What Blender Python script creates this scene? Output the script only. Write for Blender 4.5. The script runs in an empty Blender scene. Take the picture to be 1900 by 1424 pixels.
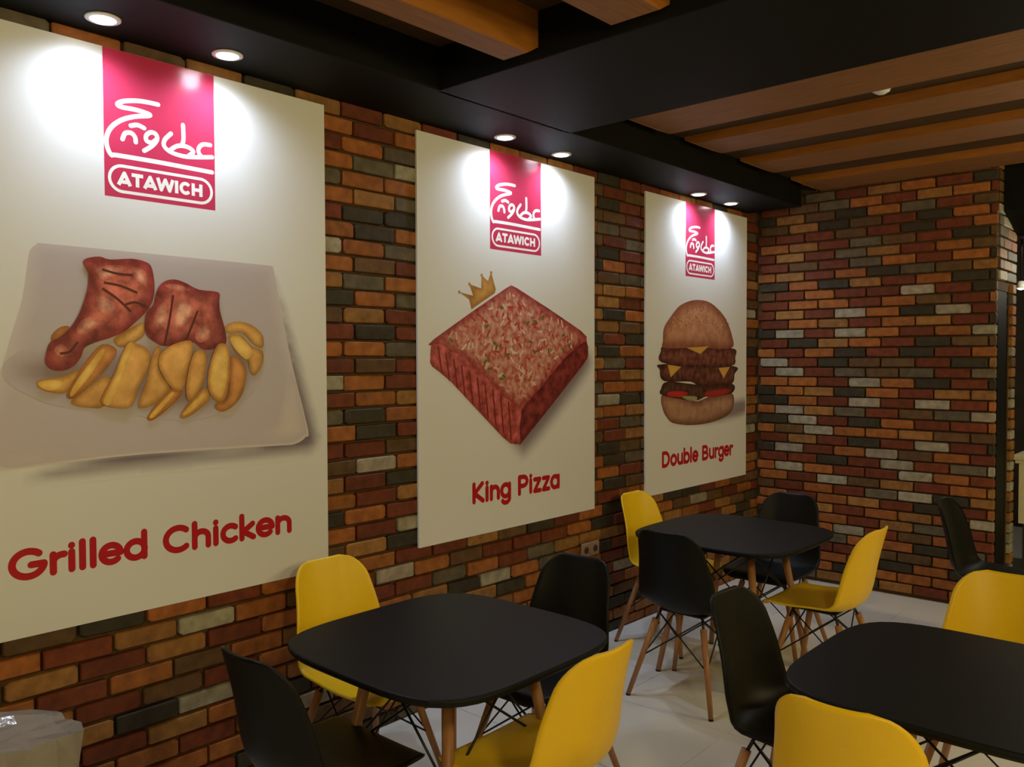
import bpy, bmesh, math, random
from mathutils import Vector, Matrix
from mathutils.geometry import delaunay_2d_cdt
random.seed(7)
scene = bpy.context.scene
COL = scene.collection

# ------------------------------------------------------------------ camera
CAM = Vector((2.915, 0.0, 1.65))
YAW, PITCH, ROLL, FPX = math.atan(1400 / 1560.0), -0.0291, 0.0033, 1560.0
Fv = Vector((-math.sin(YAW) * math.cos(PITCH), math.cos(YAW) * math.cos(PITCH), math.sin(PITCH)))
Rv = Fv.cross(Vector((0, 0, 1))).normalized()
Uv = Rv.cross(Fv)
R2 = math.cos(ROLL) * Rv - math.sin(ROLL) * Uv
U2 = math.sin(ROLL) * Rv + math.cos(ROLL) * Uv
cd = bpy.data.cameras.new('camera')
cd.sensor_fit = 'HORIZONTAL'
cd.sensor_width = 36.0
cd.lens = FPX / 1900.0 * 36.0
cd.clip_start = 0.05
cam = bpy.data.objects.new('camera', cd)
M = Matrix((R2, U2, -Fv)).transposed().to_4x4()
M.translation = CAM
cam.matrix_world = M
COL.objects.link(cam)
scene.camera = cam

# ------------------------------------------------------------------ world, exposure
scene.view_settings.view_transform = 'Standard'
scene.view_settings.look = 'None'
scene.view_settings.gamma = 1.0
scene.view_settings.use_curve_mapping = False
scene.view_settings.exposure = 0.0
w = bpy.data.worlds.new('world')
w.use_nodes = True
w.node_tree.nodes['Background'].inputs[0].default_value = (1.0, 0.8, 0.55, 1)
w.node_tree.nodes['Background'].inputs[1].default_value = 0.02
scene.world = w
WARM = (1.0, 0.82, 0.38)
COOL = (0.80, 0.92, 1.12)
ROOM_W = 198.0        # each added fill lamp out of view
SPOT_W = 12.5         # each wall-washing downlight
SPOT_NARROW_W = 5.0

# ------------------------------------------------------------------ materials
MATS = {}
def newmat(name):
    m = bpy.data.materials.new(name)
    m.use_nodes = True
    nt = m.node_tree
    b = nt.nodes['Principled BSDF']
    MATS[name] = m
    return m, nt, b
def add(nt, t, **kw):
    n = nt.nodes.new(t)
    for k, v in kw.items():
        setattr(n, k, v)
    return n
def noise_col(nt, b, c1, c2, scale, detail=4, stretch=None, src=None):
    tc = add(nt, 'ShaderNodeTexCoord')
    mp = add(nt, 'ShaderNodeMapping')
    if stretch: mp.inputs['Scale'].default_value = stretch
    nt.links.new(tc.outputs['Object'], mp.inputs['Vector'])
    nz = add(nt, 'ShaderNodeTexNoise')
    nz.inputs['Scale'].default_value = scale
    nz.inputs['Detail'].default_value = detail
    nt.links.new(mp.outputs['Vector'], nz.inputs['Vector'])
    cr = add(nt, 'ShaderNodeValToRGB')
    cr.color_ramp.elements[0].position = 0.3
    cr.color_ramp.elements[1].position = 0.7
    cr.color_ramp.elements[0].color = (*c1, 1)
    cr.color_ramp.elements[1].color = (*c2, 1)
    nt.links.new(nz.outputs['Fac'], cr.inputs['Fac'])
    return cr.outputs['Color'], nz.outputs['Fac']
def bump(nt, b, h, strength, dist=0.01):
    bp = add(nt, 'ShaderNodeBump')
    bp.inputs['Strength'].default_value = strength
    bp.inputs['Distance'].default_value = dist
    nt.links.new(h, bp.inputs['Height'])
    nt.links.new(bp.outputs['Normal'], b.inputs['Normal'])
def simple(name, c1, c2=None, scale=20, rough=0.5, bmp=0.0, metal=0.0, spec=0.5, stretch=None):
    m, nt, b = newmat(name)
    c2 = c2 or tuple(min(1, v * 1.15) for v in c1)
    col, fac = noise_col(nt, b, c1, c2, scale, stretch=stretch)
    nt.links.new(col, b.inputs['Base Color'])
    b.inputs['Roughness'].default_value = rough
    b.inputs['Metallic'].default_value = metal
    b.inputs['Specular IOR Level'].default_value = spec
    if bmp: bump(nt, b, fac, bmp)
    return m
def emit(name, col, s):
    m, nt, b = newmat(name)
    b.inputs['Base Color'].default_value = (*col, 1)
    b.inputs['Emission Color'].default_value = (*col, 1)
    b.inputs['Emission Strength'].default_value = s
    return m
def brickmat(name, attr):
    m, nt, b = newmat(name)
    if attr:
        src = add(nt, 'ShaderNodeAttribute', attribute_name='Col').outputs['Color']
    else:
        src = add(nt, 'ShaderNodeObjectInfo').outputs['Color']
    ge = add(nt, 'ShaderNodeNewGeometry')
    nz = add(nt, 'ShaderNodeTexNoise'); nz.inputs['Scale'].default_value = 22; nz.inputs['Detail'].default_value = 6
    nt.links.new(ge.outputs['Position'], nz.inputs['Vector'])
    cr = add(nt, 'ShaderNodeValToRGB')
    cr.color_ramp.elements[0].position = 0.28; cr.color_ramp.elements[0].color = (.62, .60, .58, 1)
    cr.color_ramp.elements[1].position = 0.7; cr.color_ramp.elements[1].color = (1.15, 1.12, 1.1, 1)
    nt.links.new(nz.outputs['Fac'], cr.inputs['Fac'])
    mx = add(nt, 'ShaderNodeMix', data_type='RGBA', blend_type='MULTIPLY')
    mx.inputs['Factor'].default_value = 1
    nt.links.new(src, mx.inputs['A']); nt.links.new(cr.outputs['Color'], mx.inputs['B'])
    nt.links.new(mx.outputs['Result'], b.inputs['Base Color'])
    b.inputs['Roughness'].default_value = 0.62
    b.inputs['Specular IOR Level'].default_value = 0.35
    n2 = add(nt, 'ShaderNodeTexNoise'); n2.inputs['Scale'].default_value = 90; n2.inputs['Detail'].default_value = 5
    nt.links.new(ge.outputs['Position'], n2.inputs['Vector'])
    bump(nt, b, n2.outputs['Fac'], 0.35, 0.004)
    return m
brickmat('brick', False); brickmat('brick_far', True)
simple('mortar', (.075, .039, .012), (.105, .055, .018), 60, .9, .3)
simple('black_paint', (.0035, .0040, .0036), (.0048, .0053, .0050), 8, .65, 0, spec=.15)
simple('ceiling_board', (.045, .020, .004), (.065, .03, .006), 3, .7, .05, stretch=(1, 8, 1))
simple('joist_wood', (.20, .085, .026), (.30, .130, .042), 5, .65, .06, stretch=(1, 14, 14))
simple('joist_wood_y', (.20, .085, .026), (.30, .130, .042), 5, .65, .06, stretch=(14, 1, 14))
simple('joist_side', (.27, .092, .006), (.37, .130, .009), 4, .55, .04, stretch=(1.5, 1.5, 10))
simple('raw_end', (.85, .36, .05), (1.0, .46, .08), 30, .6)
simple('tile', (.82, .825, .78), (.90, .905, .86), 2.2, .28, 0, spec=.5)
simple('grout', (.30, .27, .23), None, 40, .9)
simple('plaster', (.22, .17, .12), (.26, .2, .14), 6, .8)
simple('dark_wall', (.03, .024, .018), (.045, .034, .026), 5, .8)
simple('yellow_plastic', (.88, .56, .006), (.90, .58, .008), 30, .38, 0, spec=.45)
simple('black_plastic', (.0045, .0045, .004), (.006, .006, .0055), 30, .45, 0, spec=.22)
simple('table_black', (.0060, .0068, .0066), (.0085, .0093, .0091), 60, .5, .02, spec=.15)
simple('leg_wood', (.34, .150, .052), (.45, .21, .078), 9, .45, 0, stretch=(6, 6, 1))
simple('black_metal', (.012, .012, .012), None, 40, .4, 0, .3)
simple('white_metal', (.75, .75, .74), None, 30, .35)
simple('poster_board', (.78, .785, .785), (.79, .795, .795), 2, .42, 0, spec=.35)
simple('logo_red', (.56, .040, .100), (.58, .043, .106), 5, .20, 0, spec=.5)
simple('logo_white', (.84, .83, .81), None, 5, .4, spec=.35)
simple('caption_red', (.50, .006, .014), (.52, .008, .018), 5, .4, spec=.35)
simple('cream_paint', (.72, .66, .46), (.78, .71, .5), 12, .5)
simple('socket_plate', (.38, .24, .17), None, 20, .5)
simple('socket_dark', (.05, .03, .025), None, 20, .5)
simple('cardboard', (.36, .27, .15), (.44, .33, .19), 10, .7)
emit('lamp_white', (1, 1, 1), 14.0)
emit('lamp_warm', (1.0, .86, .62), 6.0)
emit('lamp_far', (.85, .93, 1.0), 25.0)
m, nt, b = newmat('plastic_film')
col, fac = noise_col(nt, b, (.36, .34, .33), (.46, .44, .42), 9)
nt.links.new(col, b.inputs['Base Color'])
b.inputs['Roughness'].default_value = .16
b.inputs['Alpha'].default_value = .55
b.inputs['Specular IOR Level'].default_value = .8
bump(nt, b, fac, .5, .02)
def printmat(name, scale, lo, hi, rough=.4):
    m, nt, b = newmat(name)
    at = add(nt, 'ShaderNodeAttribute', attribute_name='Col').outputs['Color']
    tc = add(nt, 'ShaderNodeTexCoord')
    nz = add(nt, 'ShaderNodeTexNoise'); nz.inputs['Scale'].default_value = scale; nz.inputs['Detail'].default_value = 5
    nt.links.new(tc.outputs['Object'], nz.inputs['Vector'])
    cr = add(nt, 'ShaderNodeValToRGB')
    cr.color_ramp.elements[0].position = .32; cr.color_ramp.elements[1].position = .68
    cr.color_ramp.elements[0].color = (*lo, 1); cr.color_ramp.elements[1].color = (*hi, 1)
    nt.links.new(nz.outputs['Fac'], cr.inputs['Fac'])
    mx = add(nt, 'ShaderNodeMix', data_type='RGBA', blend_type='MULTIPLY'); mx.inputs['Factor'].default_value = 1
    nt.links.new(at, mx.inputs['A']); nt.links.new(cr.outputs['Color'], mx.inputs['B'])
    nt.links.new(mx.outputs['Result'], b.inputs['Base Color'])
    b.inputs['Roughness'].default_value = rough
    b.inputs['Specular IOR Level'].default_value = .35
    return m
printmat('print_plain', 3, (1, 1, 1), (1, 1, 1))
printmat('print_meat', 22, (.50, .36, .36), (1.40, 1.6, 1.6))
printmat('print_potato', 14, (.82, .74, .62), (1.15, 1.18, 1.15))
printmat('print_crumb', 34, (.72, .40, .36), (1.25, 1.75, 1.75))

# ------------------------------------------------------------------ helpers
def link(o, parent=None):
    COL.objects.link(o)
    if parent: o.parent = parent
    return o
def mesh_obj(name, verts, faces, mat, parent=None, smooth=False):
    me = bpy.data.meshes.new(name)
    me.from_pydata(verts, [], faces)
    if mat: me.materials.append(MATS[mat])
    if smooth: me.polygons.foreach_set('use_smooth', [True] * len(me.polygons))
    me.update()
    return link(bpy.data.objects.new(name, me), parent)
def bm_obj(name, bm, mat, parent=None, smooth=False):
    me = bpy.data.meshes.new(name)
    bmesh.ops.recalc_face_normals(bm, faces=bm.faces)
    bm.to_mesh(me); bm.free()
    if mat: me.materials.append(MATS[mat])
    if smooth: me.polygons.foreach_set('use_smooth', [True] * len(me.polygons))
    return link(bpy.data.objects.new(name, me), parent)
def box_bm(bm, lo, hi, bev=0.0):
    lo, hi = Vector(lo), Vector(hi)
    r = bmesh.ops.create_cube(bm, size=1, matrix=Matrix.Translation((lo + hi) / 2) @ Matrix.Diagonal((*(hi - lo), 1)))
    if bev:
        es = list({e for v in r['verts'] for e in v.link_edges})
        bmesh.ops.bevel(bm, geom=es, offset=bev, segments=2, affect='EDGES', profile=.6)
def box(name, lo, hi, mat, parent=None, bev=0.0):
    bm = bmesh.new(); box_bm(bm, lo, hi, bev)
    return bm_obj(name, bm, mat, parent)
def rod_bm(bm, a, b, r0, r1=None, seg=10):
    r1 = r0 if r1 is None else r1
    a, b = Vector(a), Vector(b)
    d = b - a
    M = Matrix.Translation((a + b) / 2) @ d.to_track_quat('Z', 'Y').to_matrix().to_4x4()
    bmesh.ops.create_cone(bm, cap_ends=True, segments=seg, radius1=r0, radius2=r1, depth=d.length, matrix=M)
def rod(name, a, b, r0, r1, mat, parent, seg=10):
    bm = bmesh.new(); rod_bm(bm, a, b, r0, r1, seg)
    return bm_obj(name, bm, mat, parent, True)
def tag(o, label, cat=None, group=None, kind=None):
    o['label'] = label
    if cat: o['category'] = cat
    if group: o['group'] = group
    if kind: o['kind'] = kind
    return o
def empty(name, loc=(0, 0, 0), rz=0.0):
    o = bpy.data.objects.new(name, None)
    o.location = loc; o.rotation_euler = (0, 0, rz); o.empty_display_size = .1
    return link(o)
def copy_tree(o, parent=None):
    c = o.copy(); COL.objects.link(c)
    c.parent = parent
    for ch in list(o.children): copy_tree(ch, c)
    return c
def lathe_bm(bm, prof, seg=28, cx=0, cy=0):
    rings = []
    for r, z in prof:
        rings.append([bm.verts.new((cx + r * math.cos(2 * math.pi * k / seg), cy + r * math.sin(2 * math.pi * k / seg), z)) for k in range(seg)])
    for i in range(len(rings) - 1):
        for k in range(seg):
            bm.faces.new((rings[i][k], rings[i][(k + 1) % seg], rings[i + 1][(k + 1) % seg], rings[i + 1][k]))
    bm.faces.new(rings[0]); bm.faces.new(rings[-1])
def catmull(pts, n=6, closed=True):
    P = [Vector((*p, 0)) if len(p) == 2 else Vector(p) for p in pts]
    out = []; N = len(P)
    rng = range(N) if closed else range(N - 1)
    for i in rng:
        if closed: p0, p1, p2, p3 = P[i - 1], P[i], P[(i + 1) % N], P[(i + 2) % N]
        else: p0, p1, p2, p3 = P[max(i - 1, 0)], P[i], P[i + 1], P[min(i + 2, N - 1)]
        for k in range(n):
            t = k / n
            out.append(.5 * ((2 * p1) + (p2 - p0) * t + (2 * p0 - 5 * p1 + 4 * p2 - p3) * t * t + (3 * p1 - p0 - 3 * p2 + p3) * t ** 3))
    if not closed: out.append(P[-1].copy())
    return out

# ------------------------------------------------------------------ room shell
ZS = 2.74          # underside of the black soffit and cross beam
ZC = 2.915
BY0, BY1 = 2.37, 3.24
floor = tag(box('floor', (-.2, -2.6, -.12), (6.6, 9.6, -.006), 'grout'), 'pale cream tiled floor under the cafe tables', kind='structure')
TS = .6
bm = bmesh.new(); box_bm(bm, (-.2985, -.2985, -.02), (.2985, .2985, 0), .0015)
tile0 = bm_obj('tile', bm, 'tile'); COL.objects.unlink(tile0)
def place_tile(cx, cy):
    t = bpy.data.objects.new('tile', tile0.data)
    t.location = (cx, cy, random.uniform(-.0004, .0004)); t.rotation_euler = (0, 0, random.choice((0, 1, 2, 3)) * math.pi / 2)
    link(t, floor)
for i in range(11):
    for j in range(20):
        place_tile(.28 + i * TS, -2.35 + j * TS)
wl = tag(box('wall_left', (-.2, -2.6, 0), (-.029, 6.12, 3.0), 'mortar'), 'long left wall of mixed coloured bricks with dark joints', kind='structure')
wb = tag(box('wall_back', (-.022, 6.112, 0), (1.61, 6.14, 3.0), 'mortar'), 'far end wall of mixed coloured bricks', kind='structure')
bm = bmesh.new()
box_bm(bm, (1.30, 6.141, 2.09), (1.61, 6.60, 3.0)); box_bm(bm, (1.30, 6.49, 0), (1.61, 6.60, 2.09))
wr = tag(bm_obj('wall_return', bm, 'mortar'), 'short brick return beside the far end wall with a narrow dark opening', kind='structure')
tag(box('wall_right', (6.4, -2.6, 0), (6.6, 9.6, 3.0), 'plaster'), 'plain plastered wall on the far right of the room', kind='structure')
tag(box('wall_rear', (-.2, -2.6, 0), (6.4, -2.4, 3.0), 'plaster'), 'plain plastered wall behind the viewer', kind='structure')
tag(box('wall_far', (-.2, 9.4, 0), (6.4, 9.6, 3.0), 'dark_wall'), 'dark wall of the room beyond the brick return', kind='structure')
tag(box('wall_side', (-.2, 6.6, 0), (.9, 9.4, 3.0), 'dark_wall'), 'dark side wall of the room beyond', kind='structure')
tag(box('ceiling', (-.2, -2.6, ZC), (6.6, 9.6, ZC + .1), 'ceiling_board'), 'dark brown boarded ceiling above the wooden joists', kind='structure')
bm = bmesh.new(); box_bm(bm, (-.1, -2.5, ZS), (.40, 5.93, ZC + .02), .004)
tag(bm_obj('trim_1', bm, 'black_paint'), 'black painted soffit running along the left brick wall', kind='structure')
bm = bmesh.new(); box_bm(bm, (.38, BY0, ZS), (6.45, BY1, ZC + .02), .004)
tag(bm_obj('trim_2', bm, 'black_paint'), 'wide black painted beam crossing the ceiling', kind='structure')
d1 = tag(box('dark_fill_1', (1.55, 6.142, 0.0), (1.604, 6.488, 2.088), 'black_paint'), 'narrow black panel standing in for the dark of the opening in the brick return', kind='structure')  # black sheet closes the opening so that it reads as dark inside
box('dark_fill_panel', (1.604, 6.19, .2), (1.610, 6.43, 1.9), 'black_paint', d1)

# ------------------------------------------------------------------ bricks
PAL = {'O': (.35, .118, .025), 'R': (.170, .038, .012), 'T': (.33, .155, .042), 'D': (.046, .037, .020), 'B': (.135, .072, .026), 'G': (.135, .110, .072), 'W': (.36, .325, .25)}
def jitter(c):
    k = random.uniform(.82, 1.15)
    return tuple(max(0.0, v * k * random.uniform(.97, 1.03)) for v in PAL[c]) + (1.0,)
def rcol(): return random.choices('ORTDBGW', (30, 25, 15, 12, 9, 5, 6))[0]
def brick_geo(L, Hh, seed, rnd):
    rg = random.Random(seed)
    c = rnd * rg.uniform(.4, 1.4)
    hx, hz = L / 2, Hh / 2
    out = []
    for sx, sz in ((1, 1), (-1, 1), (-1, -1), (1, -1)):
        c1 = c * rg.uniform(.5, 1.5); j = rg.uniform(-.0015, .0015)
        a = (sx * hx, sz * (hz - c1)); b_ = (sx * (hx - c1 * 1.3), sz * hz + j)
        out += [a, b_] if sx * sz > 0 else [b_, a]
    v = []; f = []
    for ring, (k, y) in enumerate(((1.0, .014), (1.0, -.008), (.0, -.0125))):
        for x, z in out:
            if ring == 2:
                x -= math.copysign(min(.0035, abs(x)), x); z -= math.copysign(min(.0035, abs(z)), z)
            v.append((x, y + (rg.uniform(-.0012, .0012) if ring == 2 else 0), z))
    n = 8
    for r in range(2):
        for k in range(n):
            f.append((r * n + k, (r + 1) * n + k, (r + 1) * n + (k + 1) % n, r * n + (k + 1) % n))
    f.append(tuple(2 * n + k for k in range(n))[::-1])
    return v, f
VAR = []
for s in range(6):
    v, f = brick_geo(.2125, .0612, s, .0065)
    me = bpy.data.meshes.new('brick'); me.from_pydata(v, [], f); me.materials.append(MATS['brick'])
    bmx = bmesh.new(); bmx.from_mesh(me); bmesh.ops.recalc_face_normals(bmx, faces=bmx.faces); bmx.to_mesh(me); bmx.free()
    VAR.append(me)
VARH = []
for s in range(4):
    v, f = brick_geo(.100, .0612, 50 + s, .006)
    me = bpy.data.meshes.new('brick'); me.from_pydata(v, [], f); me.materials.append(MATS['brick'])
    bmx = bmesh.new(); bmx.from_mesh(me); bmesh.ops.recalc_face_normals(bmx, faces=bmx.faces); bmx.to_mesh(me); bmx.free()
    VARH.append(me)
def lay(bricks, wall, limit, loose):
    """bricks: (centre, length, height, rotz, colour, weight)"""
    bricks.sort(key=lambda t: -t[5])
    sv, sf, sc = [], [], []
    for i, (c, L, Hh, rz, ch, wt) in enumerate(bricks):
        src = VAR if L > .14 else VARH
        me = random.choice(src); L0 = .2125 if L > .14 else .100
        M = Matrix.Translation(c) @ Matrix.Rotation(rz, 4, 'Z') @ Matrix.Rotation(random.uniform(-loose, loose), 4, 'Y') @ Matrix.Diagonal((L / L0, 1, Hh / .0612, 1))
        if random.random() < .5: M = M @ Matrix.Rotation(math.pi, 4, 'Y')
        if i < limit:
            o = bpy.data.objects.new('brick', me); o.matrix_world = M; o.color = jitter(ch); link(o, wall)
        else:
            b0 = len(sv); sv += [M @ v.co for v in me.vertices]
            cc = jitter(ch)
            for p in me.polygons: sf.append(tuple(b0 + k for k in p.vertices))
            sc += [cc] * len(me.vertices)
    if sv:
        o = mesh_obj('bricks', sv, sf, 'brick_far', wall)
        at = o.data.color_attributes.new('Col', 'FLOAT_COLOR', 'POINT')
        at.data.foreach_set('color', [x for c in sc for x in c])
        o['kind'] = 'stuff'
POSTERS = [(.714, 2.089), (2.595, 3.964), (4.503, 5.882)]
PZ0, PZ1 = .773, 2.70
GAP = ['TRT', 'ORO', 'ROG', 'OGW', 'GOO', 'OTG', 'RDD', 'ODO', 'WOG', 'OBR', 'TGO', 'DOG', 'BTR', 'RDR', 'OOG', 'RBR', 'WOR', 'ROT', 'GDO', 'ODR', 'RRB', 'BWO', 'TRD', 'ORT', 'DOR', 'ORW', 'BTD']
LOW = {27: (.640, 'OBDORO'), 28: (.754, 'ORTWOB'), 29: (.640, 'BTRTRO'), 30: (.736, 'OROBOT'), 31: (.625, 'OTRBRO'), 32: (.754, 'BTDWOT'), 33: (.64, 'OTRTOD'), 34: (.754, 'RTOROW')}
GAP2 = ['ODR', 'BRB', 'BDR', 'BBR', 'RGB', 'BRG', 'TDR', 'DOR', 'RBG', 'TTO', 'RTR', 'TDO', 'GTB', 'DRD', 'ODO', 'TGR', 'GRT', 'GOO', 'RWD', 'TOT', 'DRG', 'BRT', 'RDB', 'ODG', 'ROR', 'ODB', 'ORO']
bl = []
for k in range(38):
    zt = 2.748 - .0726 * k
    if zt - .0726 < 0: zb = 0.0
    else: zb = zt - .0726
    h = zt - zb - .0105
    if h < .02: continue
    zc = (zt + zb) / 2
    P = .2282
    if k >= 27:
        y0, cs = LOW.get(k, ((.754, .640)[k % 2], ''))
    else:
        y0, cs = (2.187 if k % 2 == 0 else 2.248), ''
    n0 = math.floor((-1.2 - y0) / P)
    y = y0 + n0 * P; idx = n0
    while y < 6.10:
        ya, yb = y, min(y + P, 6.108)
        if yb - ya > .05 and ya > -1.4:
            hid = zt < PZ1 - .012 and zb > PZ0 + .012 and any(ya > a + .02 and yb < b_ - .02 for a, b_ in POSTERS)
            ch = None
            if k < 27:
                g = idx + 1
                if 0 <= g < 3: ch = GAP[k][g]
                ym = (ya + yb) / 2
                if ch is None and 3.9 < ym < 4.6:
                    ch = GAP2[k][max(0, min(2, int((ym - 3.87) / .2282)))]
            elif 0 <= idx < len(cs): ch = cs[idx]
            if ch is None: ch = rcol()
            if not hid:
                c = Vector((-.0205 + random.uniform(-.003, .003), (ya + yb) / 2 + random.uniform(-.002, .002), zc + random.uniform(-.0015, .0015)))
                d = c - CAM; dist = d.length
                fx = d.dot(Fv); px = 950 + FPX * d.dot(R2) / fx if fx > .1 else -999; py = 712 - FPX * d.dot(U2) / fx if fx > .1 else 9999
                wt = abs(d.x) / dist ** 3
                if px < -30 or px > 1900 or py > 1450 or py < -40: wt *= .02
                if zc > 2.70 or (zb < PZ1 and zc > PZ0 and any(a < c.y < b_ for a, b_ in POSTERS)): wt *= .3
                bl.append((c, yb - ya - .0095, h, math.pi / 2, ch, wt))
        y += P; idx += 1
lay(bl, wl, 300, .006)
BACK = {0: 'OTRODGBT', 1: 'DODTRODD', 2: 'BRORRWRD', 3: 'ROOROBRT', 4: 'RTRWODWR', 5: 'ROTROTRD', 6: 'DWRWOROW', 7: 'RDTORDBB', 8: 'ORODRDRO', 9: 'WRDBBRDT', 10: 'RWRGBGRG', 11: 'OORWODRD', 12: 'DOTDORTT', 13: 'DORWRWRO', 14: 'OWTGRBGW', 15: 'DWRDORRO', 16: 'OBWOOTBB', 17: 'RTRDRWRD', 18: 'DWROWBOR', 19: 'RRDRWRGW', 20: 'OWORRWOR', 21: 'ORWBTROT', 22: 'BRORGWDT', -1: 'RBRGOROD', -2: 'RTRGTROB', -3: 'OTRGBRDB', -4: 'RRRBRDRO', -5: 'BTDBRDOR', -6: 'DTBDOGRB', -7: 'RBGORTOR', -8: 'BDGRTORD', -9: 'RDBRBRBR'}
bk = []
for k in range(-11, 33):
    zc = 2.255 - .0709 * k
    zt, zb = zc + .03545, max(zc - .03545, 0)
    h = zt - zb - .0105
    if h < .02 or zb > 2.97: continue
    P = .2238
    y0 = .135 if k % 2 == 0 else .2375
    x = y0 - P; idx = 0
    while x < 1.62:
        xa, xb = max(x, -.010), min(x + P, 1.628)
        if 1.628 - xb < .04: xb = 1.628
        if xb - xa > .045:
            cs = BACK.get(k, '')
            ch = cs[idx] if idx < len(cs) else rcol()
            c = Vector(((xa + xb) / 2, 6.099 + random.uniform(-.0025, .0025), (zt + zb) / 2))
            bk.append((c, xb - xa - .0105, h, 0.0, ch, 1.0 if 0.3 < c.z < 2.85 else .2))
        if xb >= 1.628: break
        x += P; idx += 1
lay(bk, wb, 300, .004)
br = []
for k in range(-9, 33):
    zc = 2.255 - .0709 * k
    zt, zb = zc + .03545, max(zc - .03545, 0)
    h = zt - zb - .0105
    if h < .02: continue
    segs = [(6.115, 6.33), (6.33, 6.60)] if k % 2 else [(6.115, 6.22), (6.22, 6.44), (6.44, 6.60)]
    if zb < 2.09: segs = [(6.115, 6.225)] if False else [(6.495, 6.60)]
    for a, b_ in segs:
        br.append((Vector((1.621 + random.uniform(-.002, .002), (a + b_) / 2, (zt + zb) / 2)), b_ - a - .01, h, math.pi / 2, random.choice('WTTGWBO'), 1))
lay(br, wr, 300, .004)

# ------------------------------------------------------------------ ceiling joists
def joist_x(y0, y1, x0, x1, z0, z1, label):
    o = empty('ceiling_joist', (x0, (y0 + y1) / 2, z0))
    hw, L, h = (y1 - y0) / 2, x1 - x0, z1 - z0
    ch = .07
    v = [(ch, -hw, 0), (ch, hw, 0), (L, hw, 0), (L, -hw, 0), (0, -hw, .03), (0, hw, .03), (0, -hw, h), (0, hw, h), (L, -hw, h), (L, hw, h)]
    f = [(0, 1, 2, 3), (4, 6, 7, 5), (6, 8, 9, 7), (2, 9, 8, 3), (0, 3, 8, 6, 4), (1, 5, 7, 9, 2)]
    mesh_obj('bottom_board', v, f[:4], 'joist_wood', o)
    for q in f[4:]: mesh_obj('side_board', [v[k] for k in q], [tuple(range(5))], 'joist_side', o)
    mesh_obj('cut_end', [v[0], v[1], v[5], v[4]], [(0, 3, 2, 1)], 'raw_end', o)
    return tag(o, label, 'joist', 'joists in the far ceiling bay')
ZJ = 2.865
J2 = [(3.52, 3.99), (4.26, 4.57), (4.94, 5.28), (5.70, 6.07)]
LB = ['broad wooden ceiling joist directly behind the wide black beam', 'second wooden ceiling joist behind the wide black beam', 'third wooden ceiling joist behind the wide black beam', 'wooden ceiling joist against the top of the far end wall']
for (a, b_), l in zip(J2, LB):
    joist_x(a, b_, .42, 6.4, ZJ, ZC, l)
def joist_y(x0, x1, y0, y1, z0, z1, label):
    o = empty('ceiling_joist', ((x0 + x1) / 2, y1, z0))
    hw, L, h = (x1 - x0) / 2, y1 - y0, z1 - z0
    ch = .06
    v = [(-hw, -ch, 0), (hw, -ch, 0), (hw, -L, 0), (-hw, -L, 0), (-hw, 0, .035), (hw, 0, .035), (-hw, 0, h), (hw, 0, h), (-hw, -L, h), (hw, -L, h)]
    f = [(0, 1, 2, 3), (4, 6, 7, 5), (6, 8, 9, 7), (2, 9, 8, 3), (0, 3, 8, 6, 4), (1, 5, 7, 9, 2)]
    mesh_obj('bottom_board', v, f[:4], 'joist_wood_y', o)
    for q in f[4:]: mesh_obj('side_board', [v[k] for k in q], [tuple(range(5))], 'joist_side', o)
    mesh_obj('cut_end', [v[0], v[1], v[5], v[4]], [(0, 1, 2, 3)], 'raw_end', o)
    return tag(o, label, 'joist', 'joists in the near ceiling bay')
joist_y(.81, .925, -2.4, BY0 - .004, 2.748, ZC, 'wooden ceiling joist nearest the left wall, parallel to the black soffit')
joist_y(1.29, 1.475, -2.4, BY0 - .004, 2.748, ZC, 'wooden ceiling joist at the top edge, further from the left wall')

# ------------------------------------------------------------------ lamps
def downlight(x, y, label):
    o = empty('downlight', (x, y, ZS))
    bm = bmesh.new(); lathe_bm(bm, [(.046, -.001), (.054, -.001), (.053, -.005), (.047, -.007)], 32)
    bm_obj('trim_ring', bm, 'white_metal', o, True)
    bm = bmesh.new(); lathe_bm(bm, [(.0465, -.0035), (.036, -.0085), (.010, -.011)], 32)
    bm_obj('lens', bm, 'lamp_white', o, True)
    for nm, sp, e, rad in (('lamp_glow', 160, SPOT_W, .03), ('lamp_beam', 82, SPOT_NARROW_W, .03)):
        ld = bpy.data.lights.new(nm, 'SPOT'); ld.energy = e; ld.color = COOL
        ld.spot_size = math.radians(sp); ld.spot_blend = 1.0; ld.shadow_soft_size = rad
        lo = bpy.data.objects.new(nm, ld); lo.location = (0, 0, -.03); link(lo, o)
    return tag(o, label, 'downlight', 'downlights in the black soffit')
DL = [(.140, 1.149, 'round white downlight over the chicken poster, nearest the viewer'), (.138, 1.581, 'round white downlight over the right part of the chicken poster'),
      (.117, 3.073, 'lit downlight over the left side of the pizza poster'), (.105, 3.531, 'lit downlight over the right side of the pizza poster'),
      (.098, 4.996, 'small lit downlight over the left side of the burger poster'), (.098, 5.446, 'small lit downlight over the right side of the burger poster, furthest away')]
for x, y, l in DL: downlight(x, y, l)
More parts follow.
